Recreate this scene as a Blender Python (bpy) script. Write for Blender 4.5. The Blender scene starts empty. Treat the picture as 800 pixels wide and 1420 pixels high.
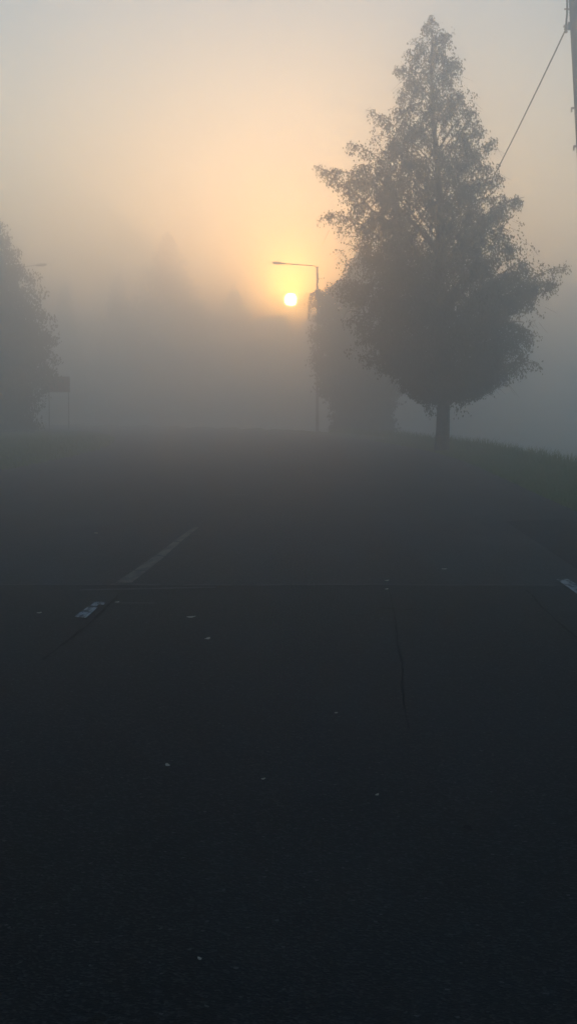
import bpy, math, random
import numpy as np
from mathutils import Vector, Matrix
R = math.radians
rng = np.random.default_rng(7)
random.seed(7)

# ------------------------------------------------------------------ camera model (photo 800x1420)
W, H, F_PX, HOR = 800, 1420, 2200.0, 565.0
CAM_H = 1.6
PITCH = math.atan((H / 2 - HOR) / F_PX)

def ray(px, py):
    x, y = (px - W / 2) / F_PX, (H / 2 - py) / F_PX
    c, s = math.cos(PITCH), math.sin(PITCH)
    return Vector((x, c + y * s, -s + y * c))

def at(px, py, Y):
    d = ray(px, py)
    return Vector((0, 0, CAM_H)) + d * (Y / d.y)

def on_ground(px, py, z=0.0):
    d = ray(px, py)
    return Vector((0, 0, CAM_H)) + d * ((z - CAM_H) / d.z)

scene = bpy.context.scene
col = scene.collection

# ------------------------------------------------------------------ materials
def new_mat(name):
    m = bpy.data.materials.new(name)
    m.use_nodes = True
    nt = m.node_tree
    b = nt.nodes['Principled BSDF']
    return m, nt, b

def simple_mat(name, c, rough=.7, metal=0.0, c2=None, scale=6.0, spec=.3):
    m, nt, b = new_mat(name)
    b.inputs['Roughness'].default_value = rough
    b.inputs['Metallic'].default_value = metal
    b.inputs['Specular IOR Level'].default_value = spec
    c2 = c2 or tuple(v * .7 for v in c)
    tc = nt.nodes.new('ShaderNodeTexCoord')
    n = nt.nodes.new('ShaderNodeTexNoise'); n.inputs['Scale'].default_value = scale
    n.inputs['Detail'].default_value = 5
    r = nt.nodes.new('ShaderNodeValToRGB')
    r.color_ramp.elements[0].position = .35; r.color_ramp.elements[1].position = .65
    r.color_ramp.elements[0].color = (*c, 1); r.color_ramp.elements[1].color = (*c2, 1)
    nt.links.new(tc.outputs['Object'], n.inputs['Vector'])
    nt.links.new(n.outputs['Fac'], r.inputs['Fac'])
    nt.links.new(r.outputs['Color'], b.inputs['Base Color'])
    return m

def mixc(nt, fac, a, b, blend='MIX'):
    n = nt.nodes.new('ShaderNodeMix'); n.data_type = 'RGBA'; n.blend_type = blend
    for sock, v in ((n.inputs[0], fac), (n.inputs[6], a), (n.inputs[7], b)):
        if isinstance(v, bpy.types.NodeSocket): nt.links.new(v, sock)
        elif isinstance(v, tuple): sock.default_value = (*v, 1)
        else: sock.default_value = v
    return n.outputs[2]

def noise(nt, vec, scale, detail=4, rough=.5, lo=.4, hi=.6):
    n = nt.nodes.new('ShaderNodeTexNoise')
    n.inputs['Scale'].default_value = scale; n.inputs['Detail'].default_value = detail
    n.inputs['Roughness'].default_value = rough
    nt.links.new(vec, n.inputs['Vector'])
    m = nt.nodes.new('ShaderNodeMapRange'); m.clamp = True
    m.inputs['From Min'].default_value = lo; m.inputs['From Max'].default_value = hi
    nt.links.new(n.outputs['Fac'], m.inputs['Value'])
    return m.outputs['Result']

def mapping(nt, vec, scale=(1, 1, 1)):
    m = nt.nodes.new('ShaderNodeMapping'); m.inputs['Scale'].default_value = scale
    nt.links.new(vec, m.inputs['Vector'])
    return m.outputs['Vector']

def asphalt(name, base, base2, bump=.8, flecks=.12):
    m, nt, b = new_mat(name)
    tc = nt.nodes.new('ShaderNodeTexCoord'); V = tc.outputs['Object']
    c = mixc(nt, noise(nt, V, .35, 5, .6), base, base2)
    # long streaks of traffic wear along the road
    st = noise(nt, mapping(nt, V, (1.0, .05, 1)), .9, 4, .6, .42, .60)
    c = mixc(nt, st, c, tuple(v * .5 for v in base))
    bl = noise(nt, V, 2.2, 6, .7, .50, .72)
    c = mixc(nt, bl, c, tuple(v * .55 for v in base))
    pl = noise(nt, mapping(nt, V, (1, .3, 1)), .55, 3, .6, .55, .7)
    c = mixc(nt, pl, c, tuple(v * 1.5 for v in base2))
    # fine aggregate
    ag = nt.nodes.new('ShaderNodeTexVoronoi'); ag.inputs['Scale'].default_value = 95
    nt.links.new(V, ag.inputs['Vector'])
    sp = nt.nodes.new('ShaderNodeSeparateColor'); nt.links.new(ag.outputs['Color'], sp.inputs['Color'])
    mr = nt.nodes.new('ShaderNodeMapRange'); mr.inputs['From Min'].default_value = .62
    mr.inputs['From Max'].default_value = 1.0
    nt.links.new(sp.outputs['Red'], mr.inputs['Value'])
    c = mixc(nt, mr.outputs['Result'], c, tuple(min(1, v * 4.0) for v in base2))
    ag2 = nt.nodes.new('ShaderNodeTexVoronoi'); ag2.inputs['Scale'].default_value = 90
    nt.links.new(V, ag2.inputs['Vector'])
    sp2 = nt.nodes.new('ShaderNodeSeparateColor'); nt.links.new(ag2.outputs['Color'], sp2.inputs['Color'])
    mr2 = nt.nodes.new('ShaderNodeMapRange'); mr2.inputs['From Min'].default_value = .992
    mr2.inputs['From Max'].default_value = 1.0
    nt.links.new(sp2.outputs['Green'], mr2.inputs['Value'])
    c = mixc(nt, mr2.outputs['Result'], c, (flecks,) * 3)
    nt.links.new(c, b.inputs['Base Color'])
    b.inputs['Roughness'].default_value = .85
    b.inputs['Specular IOR Level'].default_value = .12
    h = nt.nodes.new('ShaderNodeBump'); h.inputs['Strength'].default_value = bump
    h.inputs['Distance'].default_value = .012
    hn = nt.nodes.new('ShaderNodeTexNoise'); hn.inputs['Scale'].default_value = 60
    hn.inputs['Detail'].default_value = 3
    nt.links.new(V, hn.inputs['Vector'])
    ad = nt.nodes.new('ShaderNodeMath'); ad.operation = 'ADD'
    nt.links.new(hn.outputs['Fac'], ad.inputs[0]); nt.links.new(ag.outputs['Distance'], ad.inputs[1])
    nt.links.new(ad.outputs[0], h.inputs['Height'])
    nt.links.new(h.outputs['Normal'], b.inputs['Normal'])
    return m

def paint_mat(name, paint, under, lo, hi, scale=14):
    """worn road paint: chips of paint over bare asphalt, in streaks along the travel direction"""
    m, nt, b = new_mat(name)
    tc = nt.nodes.new('ShaderNodeTexCoord'); V = tc.outputs['Object']
    w = noise(nt, mapping(nt, V, (1.6, .35, 1)), scale, 6, .65, lo, hi)
    c = mixc(nt, w, under, paint)
    c = mixc(nt, noise(nt, V, 3, 3), c, tuple(v * .8 for v in paint), 'MULTIPLY') if False else c
    nt.links.new(c, b.inputs['Base Color'])
    b.inputs['Roughness'].default_value = .8; b.inputs['Specular IOR Level'].default_value = .2
    return m

M = {}
M['asphalt_near'] = asphalt('fresh asphalt', (.0062, .0060, .0058), (.0125, .0124, .0124))
M['asphalt_far'] = asphalt('old asphalt', (.0105, .0100, .0095), (.021, .0205, .020), .35, .1)
M['seal'] = simple_mat('bitumen seal', (.004, .004, .005), .95, c2=(.007, .007, .008), spec=.02)
M['paint'] = paint_mat('worn white paint', (.36, .37, .37), (.03, .031, .032), .40, .54)
M['paint_old'] = paint_mat('worn yellow paint', (.15, .12, .085), (.032, .030, .028), .36, .58, 5)
M['paint_ghost'] = paint_mat('ghost paint', (.050, .048, .045), (.027, .027, .027), .42, .6, 8)
M['soil'] = simple_mat('verge soil and turf', (.060, .090, .022), .95, c2=(.085, .11, .032), scale=1.2, spec=.1)
M['gravel'] = simple_mat('gravel edge', (.05, .048, .044), .95, c2=(.028, .027, .026), scale=25, spec=.1)
M['grass'] = simple_mat('grass blades', (.15, .20, .04), .8, c2=(.20, .22, .07), scale=.6, spec=.15)
M['bark'] = simple_mat('birch bark', (.10, .095, .085), .9, c2=(.035, .032, .03), scale=5)
M['bark_dark'] = simple_mat('dark bark', (.05, .042, .034), .9, c2=(.03, .026, .022), scale=5)
M['leaf'] = simple_mat('birch leaves', (.028, .045, .022), .9, c2=(.045, .062, .028), scale=.9, spec=.08)
M['leaf_dark'] = simple_mat('conifer needles', (.028, .042, .022), .85, c2=(.045, .058, .03), scale=.7, spec=.1)
M['metal'] = simple_mat('galvanised steel', (.22, .225, .23), .5, .6, (.16, .165, .17), 4)
M['wood'] = simple_mat('weathered pole wood', (.11, .078, .068), .9, c2=(.065, .052, .048), scale=3, spec=.15)
M['cable'] = simple_mat('black cable', (.018, .018, .018), .6, c2=(.025, .025, .025), spec=.2)
M['ceramic'] = simple_mat('brown fitting', (.10, .05, .035), .5, c2=(.07, .04, .03))
M['red'] = simple_mat('dull red board', (.20, .060, .035), .7, c2=(.15, .05, .032), scale=3)
M['glass'] = simple_mat('lamp lens', (.35, .35, .34), .3, c2=(.28, .28, .27))
M['litter'] = simple_mat('pale litter', (.62, .60, .52), .8, c2=(.5, .45, .33), scale=20)

# ------------------------------------------------------------------ helpers
class MB:
    def __init__(s): s.v = []; s.f = []
    def quad(s, pts):
        i = len(s.v); s.v += [tuple(p) for p in pts]; s.f.append(tuple(range(i, i + len(pts))))
    def box(s, c, size, mtx=None):
        i = len(s.v)
        for dz in (-.5, .5):
            for dx, dy in ((-.5, -.5), (.5, -.5), (.5, .5), (-.5, .5)):
                p = Vector((dx * size[0], dy * size[1], dz * size[2]))
                if mtx: p = mtx @ p
                s.v.append(tuple(p + Vector(c)))
        for f in ((3, 2, 1, 0), (4, 5, 6, 7), (0, 1, 5, 4), (1, 2, 6, 5), (2, 3, 7, 6), (3, 0, 4, 7)):
            s.f.append(tuple(i + k for k in f))
    def tube(s, pts, rad, n=8, caps=True):
        pts = [Vector(p) for p in pts]
        if not isinstance(rad, (list, tuple)): rad = [rad] * len(pts)
        base = len(s.v); prev = None
        for k, p in enumerate(pts):
            t = (pts[min(k + 1, len(pts) - 1)] - pts[max(k - 1, 0)]).normalized()
            if prev is None:
                a = Vector((0, 0, 1)) if abs(t.z) < .9 else Vector((1, 0, 0))
                u = t.cross(a).normalized()
            else:
                u = (prev - t * prev.dot(t)).normalized()
            prev = u; w = t.cross(u)
            for j in range(n):
                a = 2 * math.pi * j / n
                s.v.append(tuple(p + (u * math.cos(a) + w * math.sin(a)) * rad[k]))
        for k in range(len(pts) - 1):
            for j in range(n):
                a, b = base + k * n + j, base + k * n + (j + 1) % n
                s.f.append((a, b, b + n, a + n))
        if caps:
            s.f.append(tuple(base + j for j in reversed(range(n))))
            e = base + (len(pts) - 1) * n
            s.f.append(tuple(e + j for j in range(n)))
    def lathe(s, prof, n=16, c=(0, 0, 0), mtx=None):
        base = len(s.v)
        for r, z in prof:
            for j in range(n):
                a = 2 * math.pi * j / n
                p = Vector((r * math.cos(a), r * math.sin(a), z))
                if mtx: p = mtx @ p
                s.v.append(tuple(p + Vector(c)))
        for k in range(len(prof) - 1):
            for j in range(n):
                a, b = base + k * n + j, base + k * n + (j + 1) % n
                s.f.append((a, b, b + n, a + n))
        s.f.append(tuple(base + j for j in reversed(range(n))))
        e = base + (len(prof) - 1) * n
        s.f.append(tuple(e + j for j in range(n)))
    def build(s, name, mat, parent=None, smooth=False, loc=(0, 0, 0)):
        me = bpy.data.meshes.new(name); me.from_pydata(s.v, [], s.f); me.update()
        if smooth:
            for p in me.polygons: p.use_smooth = True
        me.materials.append(mat)
        o = bpy.data.objects.new(name, me); col.objects.link(o)
        o.location = loc
        if parent: o.parent = parent
        return o

def quads_object(name, V, mat, parent=None):
    """V: (n,4,3) array of leaf quads -> one mesh"""
    n = len(V)
    me = bpy.data.meshes.new(name)
    me.vertices.add(n * 4); me.loops.add(n * 4); me.polygons.add(n)
    me.vertices.foreach_set('co', V.reshape(-1).astype(np.float32))
    me.loops.foreach_set('vertex_index', np.arange(n * 4, dtype=np.int32))
    me.polygons.foreach_set('loop_start', np.arange(0, n * 4, 4, dtype=np.int32))
    me.polygons.foreach_set('loop_total', np.full(n, 4, dtype=np.int32))
    me.update(calc_edges=True); me.validate()
    me.materials.append(mat)
    o = bpy.data.objects.new(name, me); col.objects.link(o)
    if parent: o.parent = parent
    return o

def tag(o, label=None, cat=None, group=None, kind=None):
    if label: o['label'] = label
    if cat: o['category'] = cat
    if group: o['group'] = group
    if kind: o['kind'] = kind
    return o

def empty(name, loc, rz=0):
    o = bpy.data.objects.new(name, None); col.objects.link(o)
    o.location = loc; o.rotation_euler = (0, 0, rz); o.empty_display_size = .3
    return o

def copy_tree(o, parent=None):
    c = o.copy(); col.objects.link(c); c.parent = parent
    for ch in list(o.children): copy_tree(ch, c)
    return c

# ------------------------------------------------------------------ road axis: straight, then bending left
def axis_x(y):
    a = .0364 * y
    if y > 42: a -= .0020 * (y - 42) ** 2
    if y > 85: a -= .00004 * (y - 85) ** 3
    return a

def road_pt(y, off):
    s = (axis_x(y + .5) - axis_x(y - .5))
    n = Vector((1, -s)).normalized()
    return axis_x(y) + n.x * off, y + n.y * off

RIGHT, LEFT = 3.4, -8.5
SEAM = on_ground(400, 812).y        # where the newer surfacing ends

# ------------------------------------------------------------------ ground, road, verge
def terrain_z(x, y):
    # verges fall away a little from the road and roll gently
    ax = axis_x(max(-60, min(y, 150)))
    off = x - ax
    d = max(off - (RIGHT + .3), (LEFT - .3) - off, 0)
    if y > 150: d = 10; off = max(off, 10)
    z = -.05 + .14 * min(d, 1.2)
    dr = max(0, min(off - (RIGHT + 1.9), 9))
    dr = dr * min(1, dr / 1.2)
    if y > 24: z -= .29 * dr * min(1, (y - 24) / 12)
    z += .06 * math.sin(x * .23 + 1.1) * math.sin(y * .17) * min(1, d / 4)
    if off > 0:      # level with the mouth of the side road
        k = min(1, max(0, (y - 18) / 5)); z = -.05 * (1 - k) + z * k
    return z

g = MB()
xs = [-380, -250, -150, -90, -60] + list(np.arange(-44, 44.1, 1.0)) + [60, 90, 150, 250, 380]
ys = [-90, -50, -20] + list(np.arange(-4, 110.1, 1.0)) + list(range(115, 200, 5)) + [220, 260, 330, 420, 500, 580]
for y in ys:
    for x in xs: g.v.append((x, y, terrain_z(x, y)))
nx = len(xs)
for j in range(len(ys) - 1):
    for i in range(nx - 1):
        g.f.append((j * nx + i, j * nx + i + 1, (j + 1) * nx + i + 1, (j + 1) * nx + i))
tag(g.build('ground', M['soil'], smooth=True), 'dark rough turf ground beyond both sides of the road', kind='structure')

def strip(name, mat, y0, y1, o0, o1, z, label, step=1.0, thick=0, kind='structure', jit=0):
    m = MB(); n = max(2, int((y1 - y0) / step) + 1)
    L = []
    for k in range(n):
        y = y0 + (y1 - y0) * k / (n - 1)
        a0 = o0 + jit * (random.random() - .5); a1 = o1 + jit * (random.random() - .5)
        xa, ya = road_pt(y, a0); xb, yb = road_pt(y, a1)
        L.append(((xa, ya, z), (xb, yb, z)))
    for k in range(n - 1):
        m.quad((L[k][0], L[k][1], L[k + 1][1], L[k + 1][0]))
    o = m.build(name, mat)
    # weld so the sheet is one surface
    tag(o, label, kind=kind)
    return o

strip('road_shoulder', M['gravel'], -40, 150, LEFT - .45, RIGHT + .45, -.004, 'narrow gravel shoulder showing along both edges of the road', 1.0, jit=.15)
strip('road', M['asphalt_far'], -40, 150, LEFT, RIGHT, 0, 'dark old asphalt road running into the fog and bending left', 1.0, jit=.08)
strip('resurfaced_road', M['asphalt_near'], -40, SEAM, LEFT + .02, RIGHT - .02, .004, 'newer bluish black asphalt in the foreground ending at a cross seam', 1.0)

# side road joining on the right (the frame shows asphalt right up to the edge in the foreground)
jm = MB()
x0, _ = road_pt(SEAM, RIGHT)
e = on_ground(800, 716)
jm.quad(((1.2, -40, .002), (60, -40, .002), (60, SEAM + 2.4, .002), (RIGHT + 3.0, SEAM + 2.6, .002), (RIGHT + 1.0, e.y - 3, .002), (e.x - .3, e.y - .6, .002), (e.x - 1.2, e.y - 1, .002)))
tag(jm.build('side_road', M['asphalt_near']), 'dark asphalt mouth of the side road at the right edge', kind='structure')

def sheet(name, mat, pts_px, z, label, n=1):
    m = MB()
    for poly in pts_px: m.quad([on_ground(px, py, z) for px, py in poly])
    return tag(m.build(name, mat), label, kind='structure')

Z1 = .009
# cross seam between the two surfacings
m = MB()
ya = SEAM
pts = []
xx = -8.2
while xx < 3.6:
    pts.append((xx, ya + .012 * math.sin(xx * 2.1) + random.uniform(-.03, .03))); xx += .22
for a, b in zip(pts[:-1], pts[1:]):
    w = .020 + random.random() * .05
    m.quad(((a[0], a[1] - w, Z1), (b[0], b[1] - w, Z1), (b[0], b[1] + w, Z1), (a[0], a[1] + w, Z1)))
tag(m.build('asphalt_seam', M['paint_ghost']), 'thin pale cross seam where new asphalt meets old asphalt', kind='structure')

# white dash right, white worn dash left
sheet('right_lane_dash', M['paint'], [[(771, 803), (787, 803), (850, 842), (826, 842)]], Z1,
      'white painted lane dash cut by the right edge of the photo')
sheet('left_lane_dash', M['paint'], [
    [(104, 855), (119, 857), (128, 849), (113, 848)], [(113.5, 847.5), (128.5, 848.5), (136, 842), (122, 841.5)],
    [(124, 840.5), (135, 840), (138, 837), (130, 836.5)], [(130, 836), (146, 836.5), (144, 838.5), (139, 838)],
    [(128, 835), (140, 834.5), (147, 835.5), (133, 835.6)]], Z1,
    'short worn white lane dash on the left with scraped off corners')
sheet('old_centre_line', M['paint_old'], [
    [(160, 808), (183, 808), (203, 792), (186, 791)], [(187, 790), (204, 791), (228, 772), (216, 770)],
    [(217, 769), (229, 771), (250, 752), (241, 751)], [(242, 750), (251, 751), (276, 731), (268, 731)]], .006,
    'faded brownish old centre line curving away beyond the seam')
sheet('worn_paint_trace', M['paint_ghost'], [[(158, 835), (215, 835.5), (215, 837), (162, 836.6)], [(314, 685), (345, 685.6), (345, 687), (314, 686.6)],
    [(110, 817), (300, 813.5), (300, 815), (112, 819)]], .0105,
    'faint worn cross traces of old paint on the asphalt')

# sealed longitudinal crack
def wander(px_pts, w, z, seg=40):
    P = [on_ground(a, b, z) for a, b in px_pts]
    out = []
    for a, b in zip(P[:-1], P[1:]):
        n = max(2, int((b - a).length / .12))
        for k in range(n): out.append(a.lerp(b, k / n))
    out.append(P[-1])
    m = MB(); off = 0; L = []
    for p in out:
        off = off * .9 + random.uniform(-.005, .005)
        ww = w * random.uniform(.3, 1.3)
        L.append((p + Vector((off - ww, 0, 0)), p + Vector((off + ww, 0, 0))))
    for a, b in zip(L[:-1], L[1:]): m.quad((a[0], a[1], b[1], b[0]))
    return m
m = wander([(566, 1010), (556, 920), (547, 862), (541, 818)], .0045, .010)
tag(m.build('asphalt_crack', M['seal']), 'dark crack running lengthwise through the near asphalt right of centre', kind='structure')
m = wander([(60, 915), (120, 868), (178, 812)], .012, .010)
tag(m.build('asphalt_crack', M['seal']), 'thin dark crack on the left leading up to the seam', kind='structure')
m = wander([(830, 905), (770, 862), (728, 818)], .010, .010)
tag(m.build('asphalt_crack', M['seal']), 'thin dark slanting crack on the right below the white dash', kind='structure')
m = MB()
for (a, b) in (((486, 853), (505, 855)), ((524, 843), (547, 845)), ((560, 846), (572, 845)), ((640, 1148), (655, 1152))):
    p, q = on_ground(*a, .0115), on_ground(*b, .0115)
    m.quad((p, q, q + Vector((0, .06, 0)), p + Vector((.02, .05, 0))))
tag(m.build('asphalt_pothole', M['seal']), 'small dark pits in the asphalt right of centre', kind='structure')

# ------------------------------------------------------------------ verge grass (stuff)
def grass_blades(name, n, region, label, hmin=.05, hmax=.13, wid=.012):
    pts = []
    while len(pts) < n:
        y = region[0] + (region[1] - region[0]) * random.random() ** 1.3
        s = region[2] + (region[3] - region[2]) * random.random() ** 1.5
        x, yy = road_pt(y, s)
        if x > e.x - .6 and yy < e.y - .3: continue
        pts.append((x, yy, terrain_z(x, yy) if True else 0))
    P = np.array(pts); n = len(P)
    clump = .6 + .5 * np.sin(P[:, 0] * 1.7 + np.sin(P[:, 1] * 1.1) * 2) * np.sin(P[:, 1] * 1.3)
    h = rng.uniform(hmin, hmax, n) * (1 + .5 * clump)
    a = rng.uniform(0, 2 * math.pi, n); d = np.stack([np.cos(a), np.sin(a), 0 * a], 1)
    lean = rng.normal(0, .35, (n, 2)) * h[:, None]
    w = wid * rng.uniform(.7, 1.5, n)[:, None]
    base1 = P - d * w; base2 = P + d * w
    top = P + np.concatenate([lean, h[:, None]], 1)
    V = np.stack([base1, base2, top + d * w * .15, top - d * w * .15], 1)
    o = quads_object(name, V, M['grass'])
    return tag(o, label, 'grass', kind='stuff')
grass_blades('grass', 130000, (20, 75, RIGHT + .15, RIGHT + 14), 'short dark green grass on the verge under the birch')
grass_blades('weeds', 14000, (26, 95, RIGHT + 1.2, RIGHT + 8), 'taller uneven weeds along the outer edge of the right verge', hmin=.10, hmax=.30, wid=.014)
grass_blades('grass', 30000, (35, 95, LEFT - 9, LEFT - .2), 'short grass on the left verge below the road sign', wid=.018)

# ------------------------------------------------------------------ trees
def make_tree(name, loc, prof, z_bot, label, n_prim, n_sec, n_twig, n_leaf, leaf, trunk_r, mats,
              group=None, rise=.55, droop=.16, hang=(.25, .8), feature_tips=(), seed=1, top_off=(0, 0), depth=None, cull=.12,
              branch_sides=5, twig_geo=True, feat_boost=5, fill=1500, airy=0):
    """prof: list of (z, left_radius, right_radius) in metres around the trunk"""
    r_ = np.random.default_rng(seed)
    zs = np.array([p[0] for p in prof]); Ls = np.array([p[1] for p in prof]); Rs = np.array([p[2] for p in prof])
    ztop = zs.max()
    def env(z, az):
        L = np.interp(z, zs, Ls); Rr = np.interp(z, zs, Rs); D = (L + Rr) / 2 * (depth or 1)
        c = np.cos(az); c2 = c * c
        return np.where(c > 0, Rr, L) * c2 + D * (1 - c2)
    def axis(z):
        t = np.clip(z / ztop, 0, 1)
        return np.array([top_off[0] * t ** 2 + .05 * ztop / 12 * math.sin(z * .9), top_off[1] * t ** 2 + .05 * math.sin(z * .7 + 1), z])
    root = empty(name, loc)
    tag(root, label, 'tree', group)
    tr = MB(); br = MB()
    N = 18
    P = [axis(ztop * .985 * k / N) for k in range(N + 1)]
    rad = [trunk_r * ((1 - k / N) ** .85) + .012 for k in range(N + 1)]
    # root flare
    P.insert(1, axis(.25)); rad[0] = trunk_r * 1.4; rad.insert(1, trunk_r * 1.08)
    P[0][2] = -.25
    tr.tube(P, rad, 12)
    twigs = []   # (start, dir, length)
    prims = []
    for i in range(n_prim):
        u = (i + .5) / n_prim
        zt = z_bot + (ztop - z_bot) * (u ** 1.3)
        az = i * 2.39996 + r_.normal(0, .25)
        r = float(env(zt, az)) * r_.uniform(.62, 1.0)
        prims.append((zt, az, r, 1))
    for (dx, dz, dy) in feature_tips:
        az = math.atan2(dy, dx); prims.append((dz, az, math.hypot(dx, dy), feat_boost))
    for zt, az, r, boost in prims:
        frac = zt / ztop
        zst = max(z_bot * .75 + .15 * r_.random(), zt - r * (rise + .5 * frac * r_.uniform(.6, 1.2)))
        zst = min(zst, ztop * .96)
        s = axis(zst); d = np.array([math.cos(az), math.sin(az), 0])
        tip = axis(zt) * np.array([1, 1, 0]) + d * r + np.array([0, 0, zt])
        b = droop * r * r_.uniform(.6, 1.4)
        side = np.array([-d[1], d[0], 0]) * r_.normal(0, .06) * r
        def pc(t): return s + (tip - s) * t + np.array([0, 0, 4 * b * t * max(0, 1 - t) ** .8]) + side * math.sin(t * 3.1)
        K = 7
        pts = [pc(k / K) for k in range(K + 1)]
        rb = trunk_r * (.07 + .12 * min(1, r / 4)) * (1.15 - frac * .6)
        br.tube(pts, [rb * (1 - .85 * k / K) + .006 for k in range(K + 1)], branch_sides, False)
        ns = max(2, int(n_sec * (.4 + r / max(Ls.max(), Rs.max()))))
        segs = [(pc, .25, 1.0, r)]
        for q in range(ns):
            t0 = r_.uniform(.2, .95 if boost == 1 else .88) ** .8
            s2 = pc(t0); sg = -1 if q % 2 else 1
            a2 = az + sg * r_.uniform(.45, 1.25)
            l2 = (.25 + .42 * r * (1 - t0 * .75)) * r_.uniform(.6, 1.1)
            if boost > 1: l2 *= .38
            d2 = np.array([math.cos(a2), math.sin(a2), r_.uniform(.05, .55)])
            b2 = droop * l2 * 1.6
            def pc2(t, s2=s2, d2=d2, l2=l2, b2=b2): return s2 + d2 * l2 * t + np.array([0, 0, -b2 * 1.8 * t * t])
            if l2 * 1 > .35:
                br.tube([pc2(k / 3) for k in range(4)], [rb * .35 * (1 - .7 * k / 3) + .004 for k in range(4)], 3, False)
            segs.append((pc2, .1, 1.0, l2))
        for fn, t0, t1, ln in segs:
            nt_ = max(2, int(n_twig * ln * (1.1 if boost > 1 else 1)))
            for q in range(nt_):
                t = r_.uniform(t0, t1) * (1.04 if boost == 1 else 1)
                s3 = fn(t)
                ll = r_.uniform(*hang) * (.5 + .5 * (1 - frac)) * (.85 if boost > 1 else 1) * (1.15 - .55 * t)
                aa = r_.uniform(0, 6.283)
                out = .35 if frac < .8 else .6
                up = -1.0 if frac < .86 else r_.uniform(-.9, .7)
                d3 = np.array([math.cos(aa) * out + d[0] * .35, math.sin(aa) * out + d[1] * .35, up])
                twigs.append((s3, d3 / np.linalg.norm(d3) * ll, boost))
    # leader sprays at the top
    for q in range(int(n_twig * 3)):
        z = ztop - abs(r_.normal(0, .05)) * ztop
        a = r_.uniform(0, 6.28)
        d3 = np.array([math.cos(a) * .5, math.sin(a) * .5, r_.uniform(-.2, 1.0)])
        twigs.append((axis(z), d3 * r_.uniform(.15, .45), 1))
    # finer outer twigs that fill the crown between the limbs
    for q in range(fill):
        z = z_bot + (ztop * .97 - z_bot) * r_.random() ** 1.15
        a = r_.uniform(0, 6.283)
        g_ = r_.uniform(.35, .97) * (1 + .10 * math.sin(z * 3.1 + a * 3))
        c_ = axis(z); e_ = float(env(z, a)) * g_
        if r_.random() > (float(env(z, a)) / max(Rs.max(), Ls.max())) ** 1.2: continue
        p_ = np.array([c_[0] + math.cos(a) * e_, c_[1] + math.sin(a) * e_, z])
        d3 = np.array([math.cos(a) * .5, math.sin(a) * .5, -r_.uniform(.2, 1.2)])
        twigs.append((p_, d3 / np.linalg.norm(d3) * r_.uniform(.25, .6), 1))
    S = np.array([t[0] for t in twigs]); D = np.array([t[1] for t in twigs]); B = np.array([t[2] for t in twigs])
    # leaves
    n = len(S)
    k = np.repeat(np.arange(n), n_leaf)
    t = r_.uniform(.0, 1.0, len(k))
    ln = np.linalg.norm(D, axis=1)[k]
    C = S[k] + D[k] * t[:, None] + r_.normal(0, 1, (len(k), 3)) * (leaf * 1.0)
    # cull what sticks out past the outline
    ax0 = np.array([axis(z)[:2] for z in np.linspace(0, ztop, 60)])
    cx = np.interp(C[:, 2], np.linspace(0, ztop, 60), ax0[:, 0]); cy = np.interp(C[:, 2], np.linspace(0, ztop, 60), ax0[:, 1])
    dx, dy = C[:, 0] - cx, C[:, 1] - cy
    rr = np.hypot(dx, dy); ee = env(C[:, 2], np.arctan2(dy, dx))
    lump = 1 + cull * np.sin(C[:, 2] * 2.3 + np.arctan2(dy, dx) * 2) + cull * np.sin(C[:, 2] * 5.1 - np.arctan2(dy, dx) * 5)
    keep = (rr < ee * lump + .12) | (B[k] > 1)
    keep &= (C[:, 2] > z_bot - .9)
    if airy:   # open gaps between the hanging sprays, wider towards the outside
        w1 = np.sin(C[:, 0] * 4.1 + 1.3 * np.sin(C[:, 2] * 1.9)) * np.sin(C[:, 1] * 1.3 + C[:, 2] * .7) * np.sin(C[:, 2] * 2.3 + C[:, 0] * 1.1)
        w2 = np.sin(C[:, 0] * 9.5 - C[:, 2] * .9) * np.sin(C[:, 1] * 2.1 + 1) * np.sin(C[:, 2] * 4.1 + 2 * np.sin(C[:, 0] * 3))
        hi = np.clip((C[:, 2] / ztop - .22) * 2.6, 0, 1)
        p_keep = 1 - (.88 * (w1 > .19) + .80 * (w2 > .24)) * hi - airy * np.clip(rr / np.maximum(ee, .3) - .75, 0, 1)
        keep &= (r_.random(len(k)) < p_keep) | (B[k] > 1)
    C = C[keep]; n = len(C)
    # orientation: hanging leaf blades
    a = r_.uniform(0, 6.283, n)
    up = np.stack([r_.normal(0, .45, n), r_.normal(0, .45, n), -np.ones(n)], 1)
    up /= np.linalg.norm(up, axis=1)[:, None]
    sd = np.stack([np.cos(a), np.sin(a), r_.normal(0, .3, n)], 1)
    sd -= up * (sd * up).sum(1)[:, None]; sd /= np.linalg.norm(sd, axis=1)[:, None]
    sz = leaf * r_.uniform(.65, 1.3, n)[:, None]
    V = np.stack([C - up * sz * .55, C + sd * sz * .36, C + up * sz * .6, C - sd * sz * .36], 1)
    i0 = len(tr.v); tr.v += br.v; tr.f += [tuple(i0 + q for q in f) for f in br.f]
    if twig_geo:
        tw = MB()
        for s3, d3, b_ in twigs[::2]:
            if (s3 + d3)[2] < z_bot - .15: continue
            tw.tube([s3, s3 + d3], [.006, .003], 3, False)
        i0 = len(tr.v); tr.v += tw.v; tr.f += [tuple(i0 + q for q in f) for f in tw.f]
    tr.build('trunk', mats[0], root, smooth=True)
    quads_object('crown', V, mats[1], root)
    return root, n

TD = 57.0
ppm = F_PX / TD
tb = at(612, 622, TD); TX = tb.x
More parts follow.
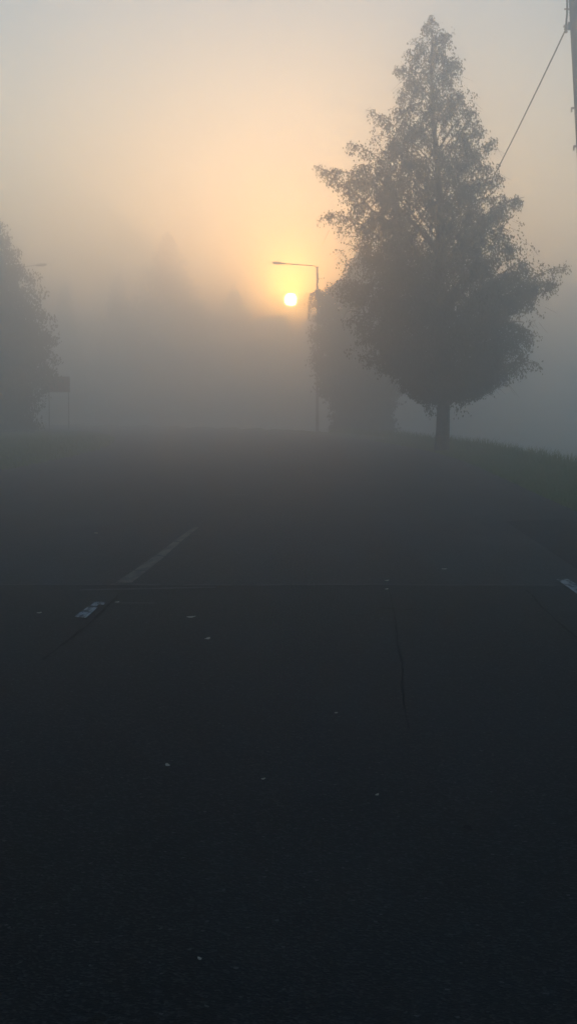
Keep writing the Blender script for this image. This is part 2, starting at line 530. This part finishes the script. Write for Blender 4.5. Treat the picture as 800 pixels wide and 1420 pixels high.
# silhouette of the birch read off the photograph: y, left x, right x (pixels)
sil = [(28, 590, 594), (60, 572, 616), (85, 560, 634), (110, 553, 641), (140, 541, 655), (170, 528, 664), (190, 516, 682), (215, 508, 690), (240, 478, 690),
       (262, 462, 700), (300, 452, 712), (330, 456, 728), (360, 461, 744), (400, 462, 758), (430, 470, 754), (460, 482, 744), (490, 500, 732), (520, 522, 716), (545, 556, 688), (562, 590, 640)]
def z_of(py, Y=TD): return at(400, py, Y).z
prof = []
top_off = ((592 - 612) / ppm, 0)
zt_ = z_of(28)
for y, l, r in sil:
    z = z_of(y); off = top_off[0] * (z / zt_) ** 2
    prof.append((z, max(.05, (612 - l) / ppm + off), max(.05, (r - 612) / ppm - off)))
prof.sort()
tips = []
for px, py, dy in ((434, 232, -.6), (447, 240, .2), (441, 302, .3), (508, 152, 0), (483, 196, .4), (487, 236, -.5), (722, 272, .2), (716, 282, -.6),
                   (783, 371, -.2), (772, 392, .5), (768, 402, -.8), (690, 192, .3), (745, 505, .2), (735, 468, -.6), (640, 132, .4), (548, 97, .1), (560, 75, -.2), (693, 243, .4), (588, 36, 0), (612, 50, .1), (632, 90, 0)):
    z = z_of(py)
    tips.append(((px - 612) / ppm - top_off[0] * (z / zt_) ** 2, z, dy))
bt, nb = make_tree('birch_tree', (TX, TD, 0), prof, z_of(548), 'tall full birch on the right verge with drooping leafy branches and bare trunk foot',
          180, 10, 6.5, 14, .078, .24, (M['bark'], M['leaf']), feature_tips=tips, seed=11, top_off=top_off, cull=.17, fill=5000, hang=(.3, 1.0), airy=.23)
print('birch leaves', nb)

def px_profile(sil, cx, Y):
    k = F_PX / Y; zb_ = terrain_z(at(cx, 565, Y).x, Y)
    out = [(at(400, y, Y).z - zb_, max(.05, (cx - l) / k), max(.05, (r - cx) / k)) for y, l, r in sil]
    return sorted(out)

# left tree cut by the frame edge
Y = 90; cx = -32
p = px_profile([(262, -35, -29), (300, -70, 2), (345, -95, 27), (375, -110, 46), (400, -120, 58), (430, -130, 72), (458, -140, 84), (500, -140, 82), (540, -130, 76), (575, -110, 55)], cx, Y)
make_tree('leafy_tree', (at(cx, 565, Y).x, Y, terrain_z(at(cx, 565, Y).x, Y)), p, .5, 'dense grey leafy tree cut by the left edge of the photo behind the road sign',
          150, 6, 4.5, 14, .15, .25, (M['bark_dark'], M['leaf']), seed=5, twig_geo=False, cull=.07, fill=4500)
# tree behind the lamp, half hidden by the birch
Y = 101; cx = 500
p = px_profile([(352, 495, 505), (372, 484, 520), (385, 472, 530), (393, 454, 538), (401, 445, 545), (407, 425, 552), (430, 429, 560), (452, 420, 565), (478, 430, 570), (505, 426, 568), (535, 440, 560), (585, 460, 548)], cx, Y)
make_tree('leafy_tree', (at(cx, 565, Y).x, Y, terrain_z(at(cx, 565, Y).x, Y)), p, .8, 'rounded foggy tree between the street lamp and the big birch',
          120, 6, 3.6, 14, .16, .22, (M['bark_dark'], M['leaf']), seed=15, twig_geo=False, cull=.16, fill=2200)
# faint peaks left of the sun
for (px, py, Y, hw, lab, sd) in (
        (235, 325, 215, 62, 'faint tall pointed tree in the fog left of the rising sun', 21),
        (166, 383, 220, 36, 'faint middle sized tree in the fog, second peak left of the sun', 22),
        (92, 398, 220, 32, 'small pale tree top in the fog just right of the left edge tree', 23),
        (325, 400, 240, 46, 'low blurred tree in the fog directly left of the rising sun', 24)):
    p = px_profile([(py, px - 5, px + 4), (py + 25, px - hw * .33, px + hw * .26), (py + 60, px - hw * .6, px + hw * .6), (py + 110, px - hw, px + hw),
                    (py + 160, px - hw * 1.1, px + hw * 1.1), (575, px - hw, px + hw)] if py < 400 else
                   [(py, px - 2, px + 2), (py + 30, px - hw * .5, px + hw * .5), (py + 80, px - hw, px + hw), (575, px - hw, px + hw)], px, Y)
    make_tree('conifer_tree', (at(px, 565, Y).x, Y, terrain_z(at(px, 565, Y).x, Y)), p, 1.0, lab, 80, 4, 2.2, 12, .40, .25, (M['bark_dark'], M['leaf_dark']),
              seed=sd, twig_geo=False, rise=.25, cull=.2, fill=700)

# far wood: one blurred mass behind everything
def wood(name, label, specs, n_clump, seed):
    r_ = np.random.default_rng(seed); allV = []; tr = MB()
    for (px, py, Y, hw) in specs:
        x = at(px, 565, Y).x; top = at(px, py, Y).z; Rr = hw / F_PX * Y
        tr.tube([(x, Y, -3.2), (x, Y, top * .9)], [.22, .05], 6)
        u = r_.random(n_clump) ** .75
        z = -2.6 + (top + 2.6) * (1 - u * .95); rad = Rr * np.minimum(1, (u * 2.2) ** .75) * np.where(u > .85, 1 - (u - .85) * 2, 1)
        a = r_.uniform(0, 6.283, n_clump); rr = rad * np.sqrt(r_.uniform(.05, 1, n_clump)) * (1 + .15 * np.sin(a * 3 + z))
        C = np.stack([x + np.cos(a) * rr, Y + np.sin(a) * rr, z], 1)
        d1 = r_.normal(0, 1, (n_clump, 3)); d1 /= np.linalg.norm(d1, axis=1)[:, None]
        d2 = r_.normal(0, 1, (n_clump, 3)); d2 -= d1 * (d1 * d2).sum(1)[:, None]; d2 /= np.linalg.norm(d2, axis=1)[:, None]
        s = r_.uniform(.4, .8, n_clump)[:, None]
        allV.append(np.stack([C - d1 * s, C + d2 * s * .6, C + d1 * s, C - d2 * s * .6], 1))
    o = quads_object(name, np.concatenate(allV), M['leaf_dark'])
    tag(o, label, 'wood', kind='stuff')
    return o
specs = []
r2 = random.Random(4)
for px in range(-620, 1500, 26):
    if 340 < px < 470: top = 439 + r2.uniform(-5, 12)
    elif px <= 340: top = 425 + r2.uniform(-30, 30)
    else: top = 410 + r2.uniform(-35, 35)
    for Yd in (300, 335):
        specs.append((px + r2.uniform(-10, 10), top + r2.uniform(0, 10) * (1 if Yd == 300 else 0), Yd + r2.uniform(-8, 8), r2.uniform(26, 42)))

wood('far_wood', 'distant wood across the end of the road dissolving in fog', specs, 1500, 3)

# ------------------------------------------------------------------ street lamps
def make_lamp(loc, h, arm, facing, label):
    root = empty('street_lamp', loc)
    tag(root, label, 'street lamp', 'street lamps along the road')
    s = facing
    m = MB(); m.lathe([(.15, -.1), (.15, .35), (.10, .4), (.095, 1.6), (.08, h * .6), (.068, h - 1.2), (.068, h)], 14)
    m.build('post', M['metal'], root, smooth=True)
    m = MB(); m.tube([(0, 0, h - .75), (0, 0, h - .25), (s * .05, 0, h - .05), (s * .2, 0, h + .05), (s * .45, 0, h + .09), (s * (arm - .55), 0, h + .22)],
                     [.045, .045, .042, .040, .038, .035], 8)
    m.build('arm', M['metal'], root, smooth=True)
    m = MB()
    A = Matrix.Rotation(-s * R(5), 3, 'Y')
    c = Vector((s * (arm - .22), 0, h + .245))
    prof_ = [(-.42, .05, .04), (-.34, .10, .07), (-.1, .17, .10), (.15, .18, .105), (.32, .13, .08), (.40, .03, .03)]
    n = 12; b0 = len(m.v)
    for (t, w, hh) in prof_:
        for j in range(n):
            a = 2 * math.pi * j / n
            v = A @ Vector((s * t, w * math.cos(a), hh * math.sin(a)))
            m.v.append(tuple(v + c))
    for k in range(len(prof_) - 1):
        for j in range(n):
            a, b = b0 + k * n + j, b0 + k * n + (j + 1) % n
            m.f.append((a, b, b + n, a + n))
    m.f.append(tuple(b0 + j for j in range(n))); e0 = b0 + (len(prof_) - 1) * n; m.f.append(tuple(e0 + j for j in range(n)))
    hd = m.build('lamp_head', M['metal'], root, smooth=True)
    m = MB(); m.lathe([(.02, -.05), (.09, -.035), (.115, 0), (.115, .01)], 12, c=c + Vector((s * .08, 0, -.075)))
    m.build('lens', M['glass'], hd, smooth=True)
    m = MB(); m.box((0, -.105, 1.1), (.1, .02, .35)); m.build('service_door', M['metal'], root)
    m = MB(); m.box((-s * .28, 0, h - .80), (.42, .03, .04)); m.box((-s * .09, 0, h - .80), (.06, .16, .12))
    m.tube([(-s * .44, 0, h - .80), (-s * .44, 0, h - .68)], .03, 8)
    m.build('cable_bracket', M['metal'], root)
    return root
LY = 108
lp = at(440, 370, LY)
gz = terrain_z(lp.x, LY)
make_lamp((lp.x, LY, gz), lp.z - gz, (440 - 382) * LY / F_PX, -1, 'thin street lamp with long arm reaching left above the rising sun')
LY = 116
lq = at(22, 372, LY)
make_lamp((lq.x, LY, -.05), lq.z + .05, (62 - 22) * LY / F_PX, 1, 'faint street lamp head peeking out behind the left edge tree')

# ------------------------------------------------------------------ board sign on two posts
SY = 93
a = at(66, 522, SY); b = at(97, 544, SY)
root = empty('road_sign', ((a.x + b.x) / 2, SY, 0))
tag(root, 'dull red rectangular board on two thin posts beside the left tree', 'sign')
w = b.x - a.x; zt = a.z; zb = b.z; hgt = zt - zb
m = MB(); m.box((0, 0, (zt + zb) / 2), (w, .03, hgt)); m.build('sign_board', M['red'], root)
m = MB()
for zc, sz in (((zt - .02), (w + .04, .05, .04)), ((zb + .02), (w + .04, .05, .04))): m.box((0, -.003, zc), sz)
for xc in (-w / 2, w / 2): m.box((xc, -.003, (zt + zb) / 2), (.04, .05, hgt - .08))
m.build('board_frame', M['metal'], root)
for xc in (-w / 2 + .09, w / 2 - .06):
    m = MB(); m.tube([(xc, .06, -.2), (xc, .06, zt - .05)], .03, 10); pst = m.build('post', M['metal'], root)
    for zc in (zb + .2, zt - .2):
        m = MB(); m.box((xc, .045, zc), (.09, .06, .03)); m.build('clamp', M['metal'], pst)

# ------------------------------------------------------------------ utility pole and cable on the right
PY = 42.0
pA = at(800, 0, PY)          # pole axis at the top of the frame (left edge is at 788)
pB = at(815, 260, PY)
dirp = (pA - pB).normalized()
t0 = (0 - pB.z) / dirp.z; base = pB + dirp * t0; gz = terrain_z(base.x, base.y); base = pB + dirp * ((gz - pB.z) / dirp.z)
topz = 14.2
def pole_pt(z): return base + dirp * ((z - base.z) / dirp.z)
root = empty('utility_pole', base)
tag(root, 'leaning wooden utility pole cut by the top right edge of the photo', 'utility pole')
L = lambda v: v - base
m = MB(); m.tube([L(pole_pt(-.4)), L(pole_pt(4)), L(pole_pt(9)), L(pole_pt(topz))], [.30, .275, .245, .21], 18)
m.build('pole', M['wood'], root, smooth=True)
def edge_pt(py, dx=0.0):
    """point on the left flank of the pole at image row py"""
    z = at(795, py, PY).z
    r = .245
    return pole_pt(z) + Vector((-r - dx, -.02, 0))
for py in (150, 203):
    q = L(edge_pt(py)); m = MB()
    m.box(q + Vector((-.035, 0, .0)), (.10, .06, .045)); m.box(q + Vector((-.075, 0, -.05)), (.035, .06, .11))
    m.build('pole_step', M['metal'], root)
q = L(edge_pt(13)); m = MB(); m.box(q + Vector((-.05, 0, 0)), (.13, .05, .035)); m.build('cable_clip', M['ceramic'], root)
# riser cable down the flank to the clamp
hook = edge_pt(38)
att = hook + Vector((-.10, 0, -.05))
m = MB()
up_ = [L(edge_pt(py, .035 + .01 * math.sin(py))) for py in (-25, -8, 4, 13)] + [L(edge_pt(20, .05)), L(edge_pt(28, .075)), L(edge_pt(34, .085)), L(att)]
m.tube(up_, .028, 6); m.build('riser_cable', M['cable'], root, smooth=True)
m = MB()
m.tube([L(hook) + Vector((.05, 0, .05)), L(hook) + Vector((-.06, 0, .06)), L(hook) + Vector((-.13, 0, .05)), L(hook) + Vector((-.16, 0, -.0))], .022, 8)
m.box(L(hook) + Vector((-.02, 0, .03)), (.06, .09, .20))
m.build('cable_hook', M['metal'], root, smooth=False)
m = MB(); m.lathe([(.03, -.10), (.055, -.07), (.035, -.03), (.055, .0), (.035, .03), (.05, .06), (.02, .09)], 10, c=L(att))
m.build('insulator', M['ceramic'], root, smooth=True)
# top fittings just above the frame
m = MB(); m.box(L(pole_pt(13.7)), (1.5, .12, .12)); m.build('crossarm', M['wood'], root)

# sagging service cable to the next pole, hidden behind the birch
FYd = 150.0
p1 = Vector((7.3, FYd, 10.2))
mid_t = .24
N = 60; pts = []
sag = 3.3
for k in range(N + 1):
    t = k / N
    p_ = att.lerp(p1, t); p_ = p_ - Vector((0, 0, 4 * sag * t * (1 - t)))
    pts.append(p_)
m = MB(); m.tube(pts, .021, 6)
c_ = m.build('overhead_cable', M['cable'], smooth=True)
tag(c_, 'thin dark overhead cable slanting from the pole down behind the birch', 'cable')
root2 = empty('utility_pole', (p1.x + .3, FYd, terrain_z(p1.x + .3, FYd)))
z2 = root2.location.z
tag(root2, 'second wooden utility pole in the fog hidden behind the birch', 'utility pole')
m = MB(); m.tube([(0, 0, -.4), (0, 0, 6), (0, 0, 11.6 - z2)], [.2, .17, .14], 14); m.build('pole', M['wood'], root2, smooth=True)
m = MB(); m.box((-.2, 0, 10.62 - z2), (.24, .06, .06)); m.build('cable_hook', M['metal'], root2)

# ------------------------------------------------------------------ small litter on the road
def leaf_bit(px, py, size, label, rz, name='fallen_leaf', cat='leaf', flat=.35):
    m = MB(); n = 9
    ring = []
    for j in range(n):
        a_ = 2 * math.pi * j / n
        rr = size * (1 + .25 * math.sin(a_ * 2 + rz)) * (.8 + .3 * random.random())
        ring.append((rr * math.cos(a_), rr * math.sin(a_) * .6, .004 + size * flat * (math.cos(a_) ** 2) * .6))
    i0 = len(m.v); m.v += ring; m.v += [(x, y, z + .004) for x, y, z in ring]
    m.f.append(tuple(i0 + j for j in reversed(range(n)))); m.f.append(tuple(i0 + n + j for j in range(n)))
    for j in range(n): m.f.append((i0 + j, i0 + (j + 1) % n, i0 + n + (j + 1) % n, i0 + n + j))
    o = m.build(name, M['litter'])
    p_ = on_ground(px, py, .005); o.location = p_; o.rotation_euler = (0, 0, rz)
    return tag(o, label, cat, 'pale bits scattered on the road')
bits = [(288, 887, .030, 'bright pale leaf below the seam left of centre', 1.2), (265, 857, .034, 'dull torn leaf just below the seam left of centre', .3),
        (233, 1063, .018, 'pale crumpled leaf on the near asphalt at left', 2.0), (365, 1082, .010, 'tiny pale bit near the middle of the near asphalt', .5),
        (523, 1104, .011, 'tiny pale bit right of centre on the near asphalt', 1.0), (466, 990, .009, 'tiny pale bit above the middle of the near asphalt', 0),
        (277, 1332, .008, 'small pale bit closest to the camera at lower left', 2.4), (134, 740, .024, 'pale leaf on the far left asphalt beyond the seam', .2),
        (536, 806, .024, 'pale leaf lying just beyond the seam right of centre', .4), (536, 818, .022, 'pale leaf lying just before the seam right of centre', .9),
        (616, 790, .026, 'pale leaf beyond the seam towards the right verge', .1), (55, 851, .022, 'pale leaf left of the worn white dash', .7),
        (163, 836, .020, 'pale flake right beside the worn white dash', .7)]
for b_ in bits: leaf_bit(b_[0], b_[1], b_[2], b_[3], b_[4])

# ------------------------------------------------------------------ haze
hz = MB(); hz.box((0, 250, 8.0), (800, 700, 24.4))
hm = bpy.data.materials.new('morning fog'); hm.use_nodes = True
nt = hm.node_tree; nt.nodes.clear()
out = nt.nodes.new('ShaderNodeOutputMaterial'); pv = nt.nodes.new('ShaderNodeVolumePrincipled')
FOG = .019
pv.inputs['Color'].default_value = (.93, .968, .998, 1)
pv.inputs['Density'].default_value = FOG
pv.inputs['Anisotropy'].default_value = .9
nt.links.new(pv.outputs['Volume'], out.inputs['Volume'])
ho = hz.build('haze', hm); tag(ho, 'thick grey morning fog filling the whole place', 'fog', kind='stuff')

# ------------------------------------------------------------------ light
AUREOLE = [(.74, 150.0, (1, .42, .05)), (1.6, 3.0, (1, .34, .06))]
sd = ray(403, 415).normalized()
el = math.asin(sd.z); azm = math.atan2(sd.x, sd.y)
world = bpy.data.worlds.new('World'); scene.world = world; world.use_nodes = True
nt = world.node_tree; nt.nodes.clear()
wo = nt.nodes.new('ShaderNodeOutputWorld'); bg = nt.nodes.new('ShaderNodeBackground')
sky = nt.nodes.new('ShaderNodeTexSky'); sky.sky_type = 'NISHITA'; sky.sun_disc = False
sky.sun_elevation = el; sky.sun_rotation = azm; sky.dust_density = 0.36; sky.air_density = 1.2; sky.ozone_density = 2.8
sky.altitude = 0
nt.links.new(sky.outputs[0], bg.inputs['Color']); bg.inputs['Strength'].default_value = .15
# the sun's own disc in the sky (0.55 degrees across), as the sky texture's disc is off
tc = nt.nodes.new('ShaderNodeTexCoord'); dt = nt.nodes.new('ShaderNodeVectorMath'); dt.operation = 'DOT_PRODUCT'
dt.inputs[1].default_value = sd
nt.links.new(tc.outputs['Generated'], dt.inputs[0])
mr = nt.nodes.new('ShaderNodeMapRange'); mr.inputs['From Min'].default_value = math.cos(R(.205)); mr.inputs['From Max'].default_value = math.cos(R(.175))
mr.inputs['To Max'].default_value = 1500
nt.links.new(dt.outputs['Value'], mr.inputs['Value'])
bs = nt.nodes.new('ShaderNodeBackground'); bs.inputs['Color'].default_value = (1, .82, .42, 1)
nt.links.new(mr.outputs['Result'], bs.inputs['Strength'])
def mth(op, a, b=None):
    n = nt.nodes.new('ShaderNodeMath'); n.operation = op
    for i, v in enumerate((a, b)):
        if v is None: continue
        if isinstance(v, bpy.types.NodeSocket): nt.links.new(v, n.inputs[i])
        else: n.inputs[i].default_value = v
    return n.outputs[0]
def addsh(a, b):
    n = nt.nodes.new('ShaderNodeAddShader'); nt.links.new(a, n.inputs[0]); nt.links.new(b, n.inputs[1]); return n.outputs[0]
total = addsh(bg.outputs[0], bs.outputs[0])
# aureole of the low sun in the hazy air above the fog
ang = mth('ARCCOSINE', mth('MINIMUM', dt.outputs['Value'], .9999999))
for sig, amp, c in AUREOLE:
    q = mth('POWER', mth('DIVIDE', ang, R(sig)), 1.15)
    st = mth('MULTIPLY', mth('EXPONENT', mth('MULTIPLY', q, -1.0)), amp)
    b_ = nt.nodes.new('ShaderNodeBackground'); b_.inputs['Color'].default_value = (*c, 1)
    nt.links.new(st, b_.inputs['Strength']); total = addsh(total, b_.outputs[0])
nt.links.new(total, wo.inputs['Surface'])
world.cycles.sampling_method = 'MANUAL'; world.cycles.sample_map_resolution = 2048

sl = bpy.data.lights.new('sun', 'SUN'); sl.energy = .2; sl.angle = R(.5); sl.color = (1, .43, .16)
so = bpy.data.objects.new('sun', sl); col.objects.link(so); so.location = (0, -20, 30)
so.rotation_euler = sd.to_track_quat('Z', 'Y').to_euler()

# ------------------------------------------------------------------ camera
cd = bpy.data.cameras.new('camera'); co = bpy.data.objects.new('camera', cd); col.objects.link(co)
cd.sensor_fit = 'VERTICAL'; cd.sensor_height = 36; cd.lens = F_PX / H * 36
cd.clip_start = .05; cd.clip_end = 3000
co.location = (0, 0, CAM_H); co.rotation_euler = (math.pi / 2 - PITCH, 0, 0)
scene.camera = co

scene.render.engine = 'CYCLES'
cy = scene.cycles
cy.use_denoising = True
cy.max_bounces = 10; cy.diffuse_bounces = 2; cy.glossy_bounces = 2; cy.volume_bounces = 8; cy.transparent_max_bounces = 8
cy.sample_clamp_indirect = 4.0
cy.use_adaptive_sampling = False
vs = scene.view_settings
vs.view_transform = 'Standard'; vs.look = 'None'; vs.exposure = .66; vs.gamma = 1; vs.use_curve_mapping = False
